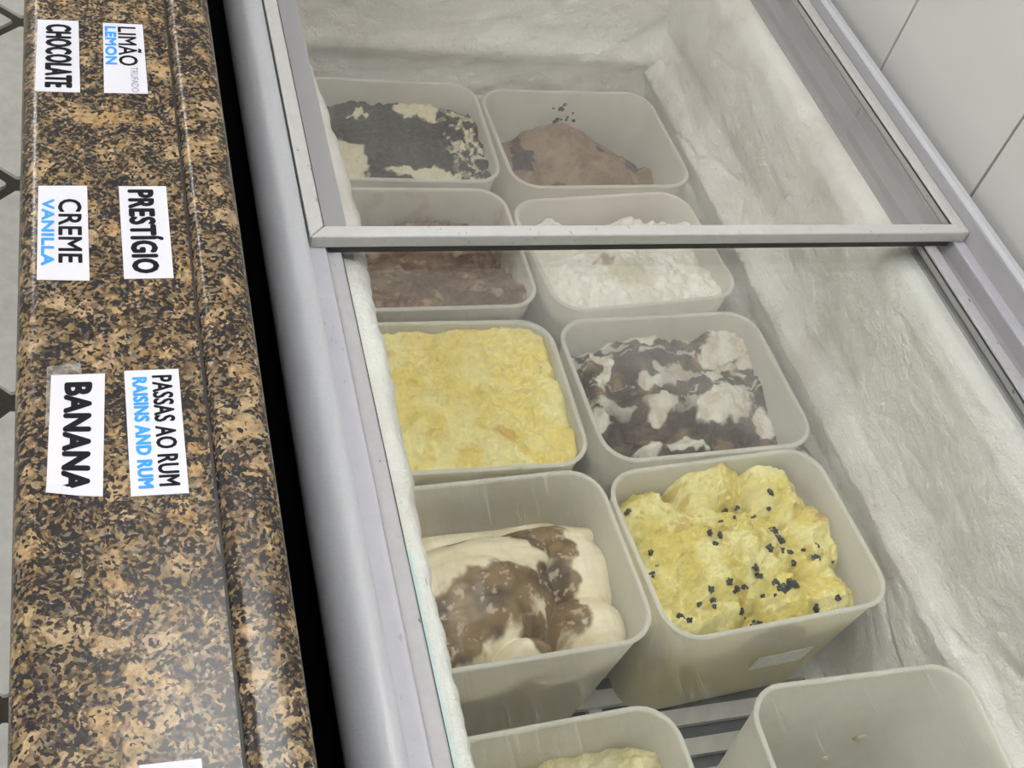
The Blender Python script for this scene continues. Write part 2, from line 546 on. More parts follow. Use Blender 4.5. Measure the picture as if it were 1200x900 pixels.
# ------------------------------------------------------------------ granite counter with paper labels
ZCt = 0.97
cy0, cy1 = -0.25, 1.9
gc = tag(empty('granite_counter', (0, 0, 0)), 'long polished brown granite counter ledge with black flecks', 'counter')
prof = [(-0.062, ZCt - 0.036)]
for k in range(9):                               # rounded outer edge
    a = math.pi - k / 8 * math.pi / 2
    prof.append((-0.050 + 0.014 * math.cos(a) , ZCt - 0.016 + 0.016 * math.sin(a)))
prof += [(0.0505, ZCt), (0.0505, ZCt - 0.036)]
extrude_y('slab', prof, cy0, cy1, MAT['granite'], gc, smooth=True)
prof = [(0.0525, ZCt - 0.036)]
for k in range(7):
    a = math.pi - k / 6 * math.pi / 2
    prof.append((0.0605 + 0.008 * math.cos(a), ZCt - 0.003 + 0.008 * math.sin(a)))
for k in range(9):
    a = math.pi / 2 - k / 8 * math.pi * 0.55
    prof.append((0.076 + 0.0135 * math.cos(a), ZCt - 0.0085 + 0.0135 * math.sin(a)))
prof += [(0.086, ZCt - 0.036)]
extrude_y('edge_strip', prof, cy0, cy1, MAT['granite'], gc, smooth=True)
box('joint', (0.0503, 0.0527, cy0, cy1, ZCt - 0.036, ZCt - 0.0025), MAT['seal'], gc)
box('support_wall', (-0.045, 0.07, cy0, cy1, 0.0, ZCt - 0.036), MAT['gap_shade_wall'], gc)


def text_mesh(txt, gap=1.0):
    cu = bpy.data.curves.new('lettering', 'FONT')
    cu.body = txt
    cu.size = 1.0
    cu.space_character = gap
    cu.resolution_u = 3
    to = bpy.data.objects.new('lettering_source', cu)
    COL.objects.link(to)
    dg = bpy.context.evaluated_depsgraph_get()
    dg.update()
    me = bpy.data.meshes.new_from_object(to.evaluated_get(dg))
    co = np.empty(len(me.vertices) * 3); me.vertices.foreach_get('co', co)
    faces = [tuple(p.vertices) for p in me.polygons]
    bpy.data.objects.remove(to, do_unlink=True)
    bpy.data.curves.remove(cu)
    return co.reshape(-1, 3)[:, :2], faces


def paper_label(quad, label, lines, curl=None, extra=None):
    """quad: photo pixels top-left, top-right, bottom-right, bottom-left; the text runs from the top edge to the bottom edge."""
    z = ZCt + 0.0001
    q = [atz(px, py, z) for px, py in quad]
    c = sum(q) / 4
    t = tag(empty('paper_label', (c[0], c[1], z)), label, 'paper label', 'paper flavour labels on the counter')

    def bil(u, v, dz=0.0):                       # u: left->right, v: top->bottom
        p = (q[0] * (1 - u) + q[1] * u) * (1 - v) + (q[3] * (1 - u) + q[2] * u) * v
        return (p[0] - c[0], p[1] - c[1], dz)
    n = 12
    v, f = [], []
    for lay in (0, 1):
        for j in range(n + 1):
            for i in range(n + 1):
                u, w = i / n, j / n
                dz = 0.0003 * lay
                if curl and w > 0.9 and u < 0.6:
                    dz += 0.004 * ((w - 0.9) / 0.1) ** 2 * (0.6 - u)
                v.append(bil(u, w, dz))
    m = (n + 1) ** 2
    for j in range(n):
        for i in range(n):
            a = j * (n + 1) + i
            f.append((m + a, m + a + 1, m + a + n + 2, m + a + n + 1))
            f.append((a, a + n + 1, a + n + 2, a + 1))
    ring = [j for j in range(n + 1)] + [(k + 1) * (n + 1) + n for k in range(n)] + [n * (n + 1) + n - 1 - k for k in range(n)] + [(n - 1 - k) * (n + 1) for k in range(n - 1)]
    for k in range(len(ring)):
        a, b_ = ring[k], ring[(k + 1) % len(ring)]
        f.append((a, b_, m + b_, m + a))
    mesh_obj('paper', v, f, MAT['paper'], t)
    for txt, (s0, s1), (t0, t1), bold, mat, pl in lines:
        co, faces = text_mesh(txt, 1.0 + bold * 60)
        lo, hi = co.min(0), co.max(0)
        wid = np.linalg.norm(q[1] - q[0]); hei = np.linalg.norm(q[3] - q[0])
        offs = [(0.0, 0.0)]
        if bold > 0:                             # thicken the strokes evenly by laying the outline round a small circle
            offs += [(bold * math.cos(k * math.pi / 4), bold * math.sin(k * math.pi / 4)) for k in range(8)]
        out, ff = [], []
        for k, (ox, oy) in enumerate(offs):
            for x, yy in co:
                a = s0 + bold / hei + (s1 - s0 - 2 * bold / hei) * (x - lo[0]) / (hi[0] - lo[0]) + ox / hei
                tt = t0 + bold / wid + (t1 - t0 - 2 * bold / wid) * (yy - lo[1]) / (hi[1] - lo[1]) + oy / wid
                out.append(bil(tt, a, 0.00045 + 0.000004 * k))
            ff += [tuple(v_ + k * len(co) for v_ in fc) for fc in faces]
        me = bpy.data.meshes.new('lettering')
        me.from_pydata(out, [], ff)
        me.materials.append(mat)
        o = bpy.data.objects.new('lettering', me)
        COL.objects.link(o); o.parent = t
        o['label'] = pl
    return t


K, B_, PEN = MAT['ink'], MAT['blue_ink'], MAT['pen_ink']
paper_label([(44, 23), (92, 25), (94, 108.5), (41, 107)], 'white paper label reading CHOCOLATE in heavy black capitals',
            [('CHOCOLATE', (0.06, 0.95), (0.20, 0.83), 0.0010, K, 'heavy black lettering')])
paper_label([(120.5, 27), (167, 29), (173.5, 110), (122, 109)], 'white paper label reading LIMÃO and LEMON with a small handwritten word',
            [('LIMÃO', (0.05, 0.62), (0.36, 0.93), 0.0004, K, 'black lettering'),
             ('LEMON', (0.05, 0.61), (0.04, 0.33), 0.0006, B_, 'blue lettering'),
             ('TRUFADO', (0.64, 0.985), (0.63, 0.80), 0.0, PEN, 'thin handwritten lettering')])
paper_label([(45, 218), (102, 218), (105, 329), (43, 328)], 'white paper label reading CREME in black and VANILLA in blue',
            [('CREME', (0.15, 0.83), (0.40, 0.88), 0.00045, K, 'black lettering'),
             ('VANILLA', (0.15, 0.86), (0.07, 0.33), 0.0006, B_, 'blue lettering')])
paper_label([(139, 218.5), (194.5, 218.5), (203.5, 326), (145.5, 327)], 'white paper label reading PRESTÍGIO in heavy black capitals',
            [('PRESTÍGIO', (0.04, 0.95), (0.17, 0.86), 0.0010, K, 'heavy black lettering')])
paper_label([(60, 440), (123, 438), (120.5, 582), (54, 580)], 'white paper label reading BANANA with a lifting corner',
            [('BANANA', (0.07, 0.97), (0.25, 0.77), 0.0011, K, 'heavy black lettering')], curl=True)
ban = [o_ for o_ in bpy.data.objects if o_.get('label', '').startswith('white paper label reading BANANA')][0]
tq = [atz(px, py, ZCt + 0.0001) for px, py in ((55, 430), (94, 425), (97, 446), (53, 500))]
tp_ = [(p[0] - ban.location.x, p[1] - ban.location.y, dz) for dz in (0.0, 0.0002) for p in tq]
mesh_obj('clear_tape', tp_, [(0, 1, 2, 3), (4, 5, 6, 7), (0, 1, 5, 4), (1, 2, 6, 5), (2, 3, 7, 6), (3, 0, 4, 7)], MAT['tape'], ban)['label'] = 'strip of clear tape'
paper_label([(145.5, 435), (209, 432.5), (221.5, 578), (153.5, 582)], 'white paper label reading PASSAS AO RUM and RAISINS AND RUM',
            [('PASSAS AO RUM', (0.05, 0.94), (0.49, 0.87), 0.00045, K, 'black lettering'),
             ('RAISINS AND RUM', (0.06, 0.95), (0.13, 0.41), 0.0006, B_, 'blue lettering')])
paper_label([(163, 897), (236, 889), (252, 1060), (176, 1066)], 'blank white paper label edge, next along the counter after raisins and rum', [])

# ------------------------------------------------------------------ chest freezer
FY0, FY1 = -0.12, 1.52
fz = tag(empty('chest_freezer', (0.48, 0.7, 0)), 'grey white chest freezer with frosted inside and two glass lids', 'freezer')


def under(o, root):
    """keep world coordinates when parenting to an Empty that is moved."""
    o.parent = root
    o.matrix_parent_inverse = Matrix.Translation(-root.location)
    return o


# rounded long fascia on the counter side
prof = [(0.152, 0.862), (0.152, 0.9035), (0.150, 0.9055), (0.1455, 0.9065)]
for k in range(1, 15):
    a = math.pi / 2 + k / 14 * math.pi * 0.54
    prof.append((0.1455 + 0.0255 * math.cos(a), 0.8690 + 0.0375 * math.sin(a)))
prof += [(0.122, 0.862)]
o = extrude_y('side_fascia', prof, FY0, FY1, MAT['fascia'], None, smooth=True); under(o, fz)
o = extrude_y('lid_track', [(0.1525, 0.80), (0.1525, 0.8868), (0.1695, 0.8868), (0.1695, 0.868), (0.197, 0.868), (0.197, 0.80)], FY0, FY1, MAT['track'], None)
under(bevel(o, 0.0008), fz)
# raised rim and stepped collar on the wall side
o = extrude_y('wall_side_rim', [(0.8425, 0.55), (0.8425, 0.911), (0.8395, 0.914), (0.8325, 0.914), (0.8292, 0.911), (0.8285, 0.8872), (0.8285, 0.55)],
              FY0, FY1, MAT['rim'], None, smooth=True)
under(o, fz)
o = extrude_y('rim_inner_strip', [(0.8275, 0.8872), (0.8288, 0.910), (0.8272, 0.910), (0.8262, 0.8872)], FY0, FY1, MAT['collar'], None); under(o, fz)  # darker grey strip laid over the rim's inner face
o = extrude_y('lid_track', [(0.828, 0.8835), (0.828, 0.8868), (0.8140, 0.8868), (0.8140, 0.8835)], FY0, FY1, MAT['track'], None)
under(bevel(o, 0.0008), fz)
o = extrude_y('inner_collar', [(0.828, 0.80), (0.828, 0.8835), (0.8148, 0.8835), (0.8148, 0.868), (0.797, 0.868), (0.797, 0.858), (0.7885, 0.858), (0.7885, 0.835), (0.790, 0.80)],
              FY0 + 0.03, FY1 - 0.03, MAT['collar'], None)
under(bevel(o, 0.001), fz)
for nm, yy in (('end_fascia', FY0), ('end_fascia', FY1 - 0.045)):
    o = box(nm, (0.1528, 0.8275, yy, yy + 0.045, 0.79, 0.8868), MAT['fascia'], None, bev=0.003); under(o, fz)
# outer body: four sides, black for the shade of the gap
for nm, b in (('outer_panel', (0.125, 0.152, FY0 + 0.01, FY1 - 0.01, 0.06, 0.862)), ('outer_panel', (0.81, 0.828, FY0 + 0.01, FY1 - 0.01, 0.06, 0.79)),
              ('outer_panel', (0.155, 0.81, FY0 + 0.01, FY0 + 0.03, 0.06, 0.79)), ('outer_panel', (0.155, 0.81, FY1 - 0.03, FY1 - 0.01, 0.06, 0.79)),
              ('bottom_panel', (0.125, 0.828, FY0 + 0.01, FY1 - 0.01, 0.03, 0.06))):
    o = box(nm, b, MAT['body'], None); under(o, fz)
for fx in (0.17, 0.78):
    for fy in (FY0 + 0.08, FY1 - 0.08):
        o = box('foot', (fx - 0.025, fx + 0.025, fy - 0.025, fy + 0.025, 0.0, 0.032), MAT['body'], None); under(o, fz)

# frosted inner walls (relief in the mesh)
YA, YB = -0.03, 1.365
pr = np.array([(0.7925, 0.855), (0.780, 0.8545), (0.770, 0.848), (0.764, 0.830), (0.767, 0.79), (0.774, 0.74), (0.781, 0.695), (0.779, 0.665),
               (0.770, 0.640), (0.768, 0.628), (0.776, 0.610), (0.784, 0.585), (0.782, 0.52), (0.778, 0.44), (0.772, 0.412), (0.755, 0.402)])
seg = np.r_[0, np.cumsum(np.hypot(*np.diff(pr, axis=0).T))]
ns, ny = 150, 420
sv = np.linspace(0, seg[-1], ns)
px_ = np.interp(sv, seg, pr[:, 0]); pz_ = np.interp(sv, seg, pr[:, 1])
yv = np.linspace(YA, YB + 0.01, ny)
S, Yg = np.meshgrid(sv, yv, indexing='ij')
Zg = np.repeat(pz_[:, None], ny, 1)
nz = fbm(Yg * 9, S * 9, 5, 5) * 0.006 + fbm(Yg * 34, S * 34, 11, 4) * 0.0024 + fbm(Yg * 120, S * 120, 21, 2) * 0.0008
crack = np.exp(-((fbm(Yg * 6, S * 7, 31, 3)) / 0.02) ** 2) * sstep(0.10, 0.16, S) * 0.0035
amp = sstep(0.0, 0.03, S)
Xg = np.repeat(px_[:, None], ny, 1) - nz * amp * 1.1 + crack
o = grid_obj('frosted_wall', np.stack([Xg, Yg, Zg], -1), MAT['frost']); under(o, fz)
# far end wall
nx2, nz2 = 220, 150
xv = np.linspace(0.20, 0.785, nx2); zv = np.linspace(0.856, 0.402, nz2)
Zf, Xf = np.meshgrid(zv, xv, indexing='ij')
bul = 0.012 * np.exp(-((Zf - 0.83) / 0.03) ** 2) + 0.010 * np.exp(-((Zf - 0.655) / 0.02) ** 2)
Yf = YB - bul - fbm(Xf * 10, Zf * 14, 41, 5) * 0.007 - fbm(Xf * 40, Zf * 40, 47, 4) * 0.0025
o = grid_obj('frosted_wall', np.stack([Xf, Yf, Zf], -1), MAT['frost']); under(o, fz)
# counter-side wall, near end wall, floor of the well
zz = np.linspace(0.86, 0.402, 60)
Zl, Yl = np.meshgrid(zz, np.linspace(YA, YB, 160), indexing='ij')
Xl = 0.197 + 0.004 * fbm(Yl * 12, Zl * 12, 55, 4)
o = grid_obj('frosted_wall', np.stack([Xl, Yl, Zl], -1), MAT['frost']); under(o, fz)
Zn, Xn = np.meshgrid(zz, np.linspace(0.197, 0.785, 60), indexing='ij')
o = grid_obj('frosted_wall', np.stack([Xn, YA + 0.004 * fbm(Xn * 12, Zn * 12, 59, 4), Zn], -1), MAT['frost']); under(o, fz)
o = box('well_floor', (0.19, 0.79, YA - 0.01, YB + 0.01, 0.39, 0.402), MAT['wellfloor'], None); under(o, fz)
# frost crust hanging over the counter-side ledge
ey = np.array([-0.05, 0.277, 0.352, 0.451, 0.532, 0.66, 0.765, 0.806, 0.886, 0.966, 1.052, 1.146, 1.36])
ex = np.array([0.205, 0.205, 0.206, 0.207, 0.2075, 0.210, 0.218, 0.217, 0.215, 0.209, 0.203, 0.199, 0.197])
yv = np.linspace(YA, YB, 520)
edge = np.interp(yv, ey, ex) + fbm(yv * 26, yv * 0 + 2.2, 61, 6, 0.65) * 0.006
th = np.linspace(0, 1, 26)
T, Yc = np.meshgrid(th, yv, indexing='ij')
E_ = np.repeat(edge[None, :], len(th), 0)
ang = T * math.pi
near = sstep(0.76, 0.70, Yc)                     # under the lower lid the crust has grown over the whole ledge
xs = 0.190 - 0.004 * near
Xc = xs + (E_ - xs) * np.sin(np.clip(ang, 0, math.pi)) ** 0.6
Zc = 0.838 + 0.0225 * np.cos(ang) + near * 0.0105 * sstep(0.75, 0.0, T) + fbm(Yc * 40, T * 3, 67, 4) * 0.0016
o = grid_obj('frost_crust', np.stack([Xc, Yc, Zc], -1), MAT['frost'], kind='stuff'); under(o, fz)

# slatted rack on the floor of the well
rk = tag(empty('floor_rack', (0.48, 0.66, 0.402)), 'grey slatted rack on the freezer floor under the tubs', 'rack')
slat_me = None
yy = 0.4145 + 0.035 * -12
while yy < 1.33:
    if slat_me is None:
        v, f = box_geo(-0.265, 0.265, -0.0095, 0.0095, 0.010, 0.018)
        s = mesh_obj('slat', v, f, MAT['slat'], rk); slat_me = s.data
    else:
        s = bpy.data.objects.new('slat', slat_me); COL.objects.link(s); s.parent = rk
    s.location = (0, yy - 0.66, 0)
    yy += 0.035
for sx in (-0.23, 0.0, 0.23):
    box('runner', (sx - 0.008, sx + 0.008, -0.68, 0.68, 0.0, 0.010), MAT['slat'], rk)


# ------------------------------------------------------------------ sliding glass lids
def lid(x0, x1, y0, y1, z0, z1, fw, zp, frame, glass, label):
    cx, cy = (x0 + x1) / 2, (y0 + y1) / 2
    t = tag(empty('sliding_glass_lid', (cx, cy, z0)), label, 'glass lid')
    O = [(x0, y0), (x1, y0), (x1, y1), (x0, y1)]
    I = [(x0 + fw, y0 + fw), (x1 - fw, y0 + fw), (x1 - fw, y1 - fw), (x0 + fw, y1 - fw)]
    for k in range(4):
        a, b_ = k, (k + 1) % 4
        ring = [O[a], O[b_], I[b_], I[a]]
        # hairline at the mitres
        c = (sum(p[0] for p in ring) / 4, sum(p[1] for p in ring) / 4)
        g = 0.0004
        ring = [(p[0] + (g if p[0] < c[0] else -g) * (1 if k % 2 == 0 else 0), p[1] + (g if p[1] < c[1] else -g) * (1 if k % 2 == 1 else 0)) for p in ring]
        v = [(p[0] - cx, p[1] - cy, 0.0) for p in ring] + [(p[0] - cx, p[1] - cy, z1 - z0) for p in ring]
        f = [(0, 1, 2, 3), (4, 5, 6, 7)] + [(i, (i + 1) % 4, 4 + (i + 1) % 4, 4 + i) for i in range(4)]
        bevel(mesh_obj('frame_rail', v, f, frame, t), 0.0016, 2)
    for k in range(4):                           # thin dark seal where the pane enters the frame
        a, b_ = I[k], I[(k + 1) % 4]
        xa, xb = sorted((a[0], b_[0])); ya, yb = sorted((a[1], b_[1]))
        e = 0.0025
        bb = (xa - cx - (0 if xb - xa > 0.01 else e * 0.4), xb - cx + (0 if xb - xa > 0.01 else e * 0.4),
              ya - cy - (0 if yb - ya > 0.01 else e * 0.4), yb - cy + (0 if yb - ya > 0.01 else e * 0.4), zp - z0 + 0.004, zp - z0 + 0.0052)
        box('seal', bb, MAT['seal'], t)
    v, f = box_geo(x0 + fw - 0.004 - cx, x1 - fw + 0.004 - cx, y0 + fw - 0.004 - cy, y1 - fw + 0.004 - cy, zp - z0, zp - z0 + 0.004)
    mesh_obj('glass_pane', v, f, glass, t)
    return t


lid(0.155, 0.8262, 0.717, 1.475, 0.8868, 0.900, 0.0135, 0.8925, MAT['alu'], MAT['glass_up'],
    'upper sliding glass lid in grey frame, over the chocolate tubs')
l2 = lid(0.1705, 0.7965, -0.075, 0.747, 0.8680, 0.8805, 0.0135, 0.873, MAT['alu_worn'], MAT['glass_low'],
         'lower sliding glass lid with scuffed frame, over the yellow and banana tubs')
l1 = bpy.data.objects['sliding_glass_lid']
v, f = box_geo(-0.318, 0.318, 0.7178 - 1.096, 0.731 - 1.096, -0.0060, 0.0)
mesh_obj('gap_shade_strip', v, f, MAT['seal'], l1)  # black strip standing in for the shadow in the gap under the rail
# the polished green edge of the lower pane shows along its frame
v, f = box_geo(0.1845 - 0.4835, 0.1875 - 0.4835, 0.02 - 0.336, 0.42 - 0.336, 0.0093, 0.0101)
mesh_obj('pane_edge', v, f, MAT['glass_edge'], l2)


# ------------------------------------------------------------------ tubs
def rrect(hw, hl, r, n=8):
    pts = []
    for sx, sy, a0 in ((1, 1, 0), (-1, 1, 90), (-1, -1, 180), (1, -1, 270)):
        for k in range(n + 1):
            a = math.radians(a0 + 90 * k / n)
            pts.append((sx * (hw - r) + r * math.cos(a), sy * (hl - r) + r * math.sin(a)))
    return pts


def loft(loops, close_ends=False):
    n = len(loops[0])
    v = [p for lp in loops for p in lp]
    f = []
    for k in range(len(loops) - 1):
        for i in range(n):
            f.append((k * n + i, k * n + (i + 1) % n, (k + 1) * n + (i + 1) % n, (k + 1) * n + i))
    return v, f


FLOORZ = 0.4200


class Tub:
    def __init__(s, cx, cy, deg, w=0.260, l=0.206, h=0.20, r=0.036, taper=0.90):
        s.cx, s.cy, s.rz, s.hw, s.hl, s.h, s.r, s.taper = cx, cy, math.radians(deg), w / 2, l / 2, h, r, taper

    def size(s, z):                              # inner half sizes at height z above the base
        k = s.taper + (1 - s.taper) * max(0, min(1, z / s.h))
        off = s.hw * (1 - k)
        return s.hw - off - 0.0024, s.hl - off - 0.0024, s.r * (0.85 + 0.15 * k)

    def local(s, px, py, z):
        p = atz(px, py, FLOORZ + z)
        dx, dy = p[0] - s.cx, p[1] - s.cy
        c, sn = math.cos(s.rz), math.sin(s.rz)
        return dx * c + dy * sn, -dx * sn + dy * c

    def scale(s, px, py, z):                     # metres per pixel in local x and y about a spot
        a = s.local(px, py, z); b = s.local(px + 4, py, z); d = s.local(px, py + 4, z)
        return abs(b[0] - a[0]) / 4, abs(d[1] - a[1]) / 4


def build_tub(tb, label, pm='plastic'):
    t = tag(empty('ice_cream_tub', (tb.cx, tb.cy, FLOORZ), tb.rz), label, 'tub', 'white plastic ice cream tubs in the freezer')
    W = 0.0022
    loops = []

    def lp(z, grow, rr=None):
        k = tb.taper + (1 - tb.taper) * z / tb.h
        off = tb.hw * (1 - k)
        r = (rr if rr else tb.r * (0.8 + 0.2 * k))
        return [(x, y, z) for x, y in rrect(tb.hw - off + grow, tb.hl - off + grow, max(0.006, r + grow))]
    zs = [0.004, 0.03, tb.h * 0.5, tb.h]
    out = [lp(0.0, -0.006)] + [lp(z, 0.0) for z in zs]
    inn = [lp(z, -W) for z in (tb.h, tb.h * 0.5, 0.03, 0.006)] + [lp(0.0025, -0.009)]
    v, f = loft(out + inn)
    n = len(out[0])
    f.append(tuple(range(n)))
    f.append(tuple(range(len(v) - 1, len(v) - n - 1, -1)))
    o = mesh_obj('body', v, f, MAT[pm], t, smooth=True)
    o.data.set_sharp_from_angle(angle=math.radians(50))
    # rolled rim
    loops = []
    m = 8
    for k in range(m):
        a = 2 * math.pi * k / m
        loops.append([(x, y, tb.h + 0.0008 + 0.0023 * math.sin(a)) for x, y, _ in lp(tb.h, 0.0004 + 0.0027 * math.cos(a))])
    loops.append(loops[0])
    v, f = loft(loops)
    mesh_obj('rim', v, f, MAT['plastic'], t, smooth=True)
    return t


def ell(tb, px, py, rx, ry, z, ang=0.0):
    """an ellipse on the ice cream given by photo spot and pixel radii -> local centre, metric radii"""
    x, y = tb.local(px, py, z)
    sx, sy = tb.scale(px, py, z)
    return x, y, rx * sx, ry * sy, ang


def edist(X, Y, e, wx=0, wy=0):
    x, y, rx, ry, a = e
    dx, dy = X + wx - x, Y + wy - y
    c, s = math.cos(a), math.sin(a)
    return np.hypot((dx * c + dy * s) / rx, (-dx * s + dy * c) / ry)


def build_fill(tb, name, label, mat, zfun, cfun, n=150):
    """solid of ice cream: shaped top sheet, then skirt to the tub floor. zfun/cfun work on local coordinates."""
    u = np.linspace(-1, 1, n)
    U, V = np.meshgrid(u, u)
    m_ = np.maximum(np.maximum(np.abs(U), np.abs(V)), 1e-9)

    def place(hw, hl, r):
        bx, by = U / m_ * hw, V / m_ * hl
        # ray to rounded corner
        ax, ay = np.abs(bx), np.abs(by)
        cxx, cyy = hw - r, hl - r
        corner = (ax > cxx) & (ay > cyy)
        L2 = ax * ax + ay * ay
        dt = ax * cxx + ay * cyy
        disc = np.maximum(dt * dt - L2 * (cxx * cxx + cyy * cyy - r * r), 0)
        tt = np.where(corner, (dt + np.sqrt(disc)) / L2, 1.0)
        tt = np.minimum(tt, 1.0)
        return bx * tt * m_, by * tt * m_
    hw, hl, r = tb.size(tb.h * 0.7)
    X, Y = place(hw, hl, r)
    BX, BY = X.copy(), Y.copy()
    Z = zfun(X, Y)
    for _ in range(2):                           # follow the taper of the tub with the height
        k = np.clip(Z / tb.h, 0, 1)
        hw1, hl1, _r = tb.size(tb.h)
        hw0, hl0, _r = tb.size(0)
        f = (hw0 + (hw1 - hw0) * k) / hw
        g = (hl0 + (hl1 - hl0) * k) / hl          # half sizes shrink together
        X2, Y2 = X * (1 + (f - 1) * m_ ** 2), Y * (1 + (g - 1) * m_ ** 2)
    X, Y = X2, Y2
    Cc = cfun(X, Y, Z)
    P = np.stack([X, Y, Z], -1)
    t = tag(empty(name, (tb.cx, tb.cy, FLOORZ), tb.rz), label, 'ice cream', 'ice cream in the tubs')
    o = grid_obj('scooped_surface', P, mat, t, Cc)
    ring = [(0, i) for i in range(n)] + [(j, n - 1) for j in range(1, n)] + [(n - 1, i) for i in range(n - 2, -1, -1)] + [(j, 0) for j in range(n - 2, 0, -1)]
    top = np.array([P[a, b] for a, b in ring]); ct = np.array([Cc[a, b] for a, b in ring])
    base = np.array([(BX[a, b], BY[a, b]) for a, b in ring])

    def wall_ring(z, inset=0.0):                 # the border carried down along the inside of the tapering wall
        hwz, hlz, _ = tb.size(z)
        return np.stack([base[:, 0] / hw * (hwz - inset), base[:, 1] / hl * (hlz - inset), np.full(len(base), z)], 1)
    low = min(float(top[:, 2].min()) * 0.5, 0.05)
    loops = np.stack([top, wall_ring(low, 0.0008), wall_ring(0.0085, 0.0016), wall_ring(0.0027, 0.0125)], 0)
    loops = np.concatenate([loops, loops[:, :1]], 1)
    cs = np.repeat(np.concatenate([ct, ct[:1]])[None], 4, 0)
    grid_obj('packed_side', loops, mat, t, cs)
    return t


def lerp(a, b, f):
    return np.asarray(a)[None, None, :] * (1 - f[..., None]) + np.asarray(b)[None, None, :] * f[..., None]


def mixa(A, b, f):
    return A * (1 - f[..., None]) + np.asarray(b) * f[..., None]


def tear(X, Y, seed, scale, amp):
    """ragged torn texture left by a scoop: sharp-edged ridges stretched along a wandering direction"""
    w = fbm(X * scale * 0.35, Y * scale * 0.35, seed + 3, 3) * 0.9
    a = 1 - np.abs(fbm(X * scale * 0.6 + w, Y * scale * 1.3 - w, seed, 5, 0.6)) * 2.2
    b = vnoise(X * scale * 2.3 + w * 2, Y * scale * 2.3, seed + 5)
    return amp * (a * 0.6 + (np.round(b * 4) / 4 - 0.5) * 0.6)


def lumps(X, Y, seed, scale, amp):
    """soft overlapping scoop folds"""
    a = fbm(X * scale, Y * scale, seed, 4)
    r = 1 - np.abs(fbm(X * scale * 0.8 + 3, Y * scale * 0.8, seed + 9, 3))
    return amp * (0.7 * a + 0.6 * (r - 0.7))


# --- chocolate chunk and cream tub (far, counter side)
T1 = Tub(0.357, 1.222, -1.0)
build_tub(T1, 'white plastic tub of cream with dark chocolate crumble')
Z1 = 0.178


def z1(X, Y):
    b = 0.172 + lumps(X, Y, 3, 28, 0.010) + 0.012 * sstep(0.03, -0.08, Y) * 0
    for e, hgt in ((ell(T1, 440, 118, 60, 22, Z1), 0.012), (ell(T1, 500, 135, 40, 20, Z1), 0.012), (ell(T1, 470, 175, 70, 28, Z1), 0.016), (ell(T1, 550, 165, 25, 30, Z1), 0.006)):
        b = b + hgt * np.exp(-edist(X, Y, e) ** 2 * 1.3)
    b = b - 0.022 * sstep(0.06, 0.105, Y)
    return b + fbm(X * 120, Y * 120, 5, 3) * 0.003 + tear(X, Y, 8, 60, 0.008)


def c1(X, Y, Z):
    wx, wy = fbm(X * 45, Y * 45, 71, 4) * 0.016, fbm(X * 45, Y * 45, 77, 4) * 0.016
    f = np.zeros_like(X)
    for e in (ell(T1, 497, 130, 30, 16, Z1), ell(T1, 545, 138, 20, 16, Z1, -0.5), ell(T1, 402, 190, 30, 23, Z1), ell(T1, 510, 206, 55, 7, Z1), ell(T1, 415, 133, 12, 3, Z1),
              ell(T1, 545, 172, 16, 22, Z1), ell(T1, 400, 210, 30, 8, Z1)):
        d = edist(X, Y, e, wx, wy)
        f = np.maximum(f, sstep(1.06, 0.90, d))
    mott = sstep(-0.15, 0.1, fbm(X * 110, Y * 110, 83, 3)) * sstep(1.3, 0.8, edist(X, Y, ell(T1, 552, 170, 30, 42, Z1)))
    f = np.where(mott > 0, np.maximum(f * 0.4, mott * 0.8) * sstep(-0.05, 0.15, fbm(X * 90, Y * 90, 85, 3) + 0.05), f)
    dark = lerp((0.010, 0.008, 0.008), (0.032, 0.025, 0.022), sstep(-0.3, 0.6, fbm(X * 140, Y * 140, 87, 3)))
    return mixa(dark, (0.80, 0.74, 0.55), f)


build_fill(T1, 'chocolate_chunk_ice_cream', 'cream ice cream covered in broken dark chocolate', MAT['swirl'], z1, c1)

# --- cocoa dusted tub (far, wall side)
T2 = Tub(0.629, 1.212, 1.5)
t2 = build_tub(T2, 'half-empty white tub of cocoa brown ice cream, specks on its wall')
Z2 = 0.13


def z2(X, Y):
    b = 0.085 + lumps(X, Y, 13, 22, 0.010)
    for e, hgt in ((ell(T2, 655, 175, 55, 40, Z2), 0.058), (ell(T2, 700, 200, 60, 30, Z2), 0.052), (ell(T2, 765, 205, 28, 18, Z2), 0.040), (ell(T2, 610, 195, 30, 30, Z2), 0.045)):
        b = np.maximum(b, 0.088 + (hgt + 0.014) * np.exp(-edist(X, Y, e) ** 2 * 0.8))
    b = b + 0.02 * sstep(-0.03, -0.1, Y)
    return b + fbm(X * 60, Y * 60, 15, 4) * 0.006 + fbm(X * 200, Y * 200, 16, 2) * 0.001


def c2(X, Y, Z):
    f = sstep(-0.5, 0.5, fbm(X * 60, Y * 60, 91, 4))
    c = lerp((0.30, 0.20, 0.125), (0.43, 0.305, 0.205), f)
    wx, wy = fbm(X * 60, Y * 60, 93, 4) * 0.014, fbm(X * 60, Y * 60, 97, 4) * 0.014
    for e in (ell(T2, 606, 178, 9, 22, Z2), ell(T2, 612, 196, 12, 10, Z2), ell(T2, 742, 192, 18, 8, Z2, 0.4), ell(T2, 657, 211, 7, 6, Z2), ell(T2, 690, 150, 34, 6, Z2), ell(T2, 720, 172, 20, 5, Z2)):
        c = mixa(c, (0.075, 0.05, 0.055), sstep(1.1, 0.8, edist(X, Y, e, wx, wy)) * 0.9)
    return c


build_fill(T2, 'cocoa_ice_cream', 'light cocoa brown powdery ice cream mound', MAT['rough_cream'], z2, c2)
# specks of chocolate stuck to the far inside wall of that tub
rng = np.random.default_rng(4)
speck_me = None


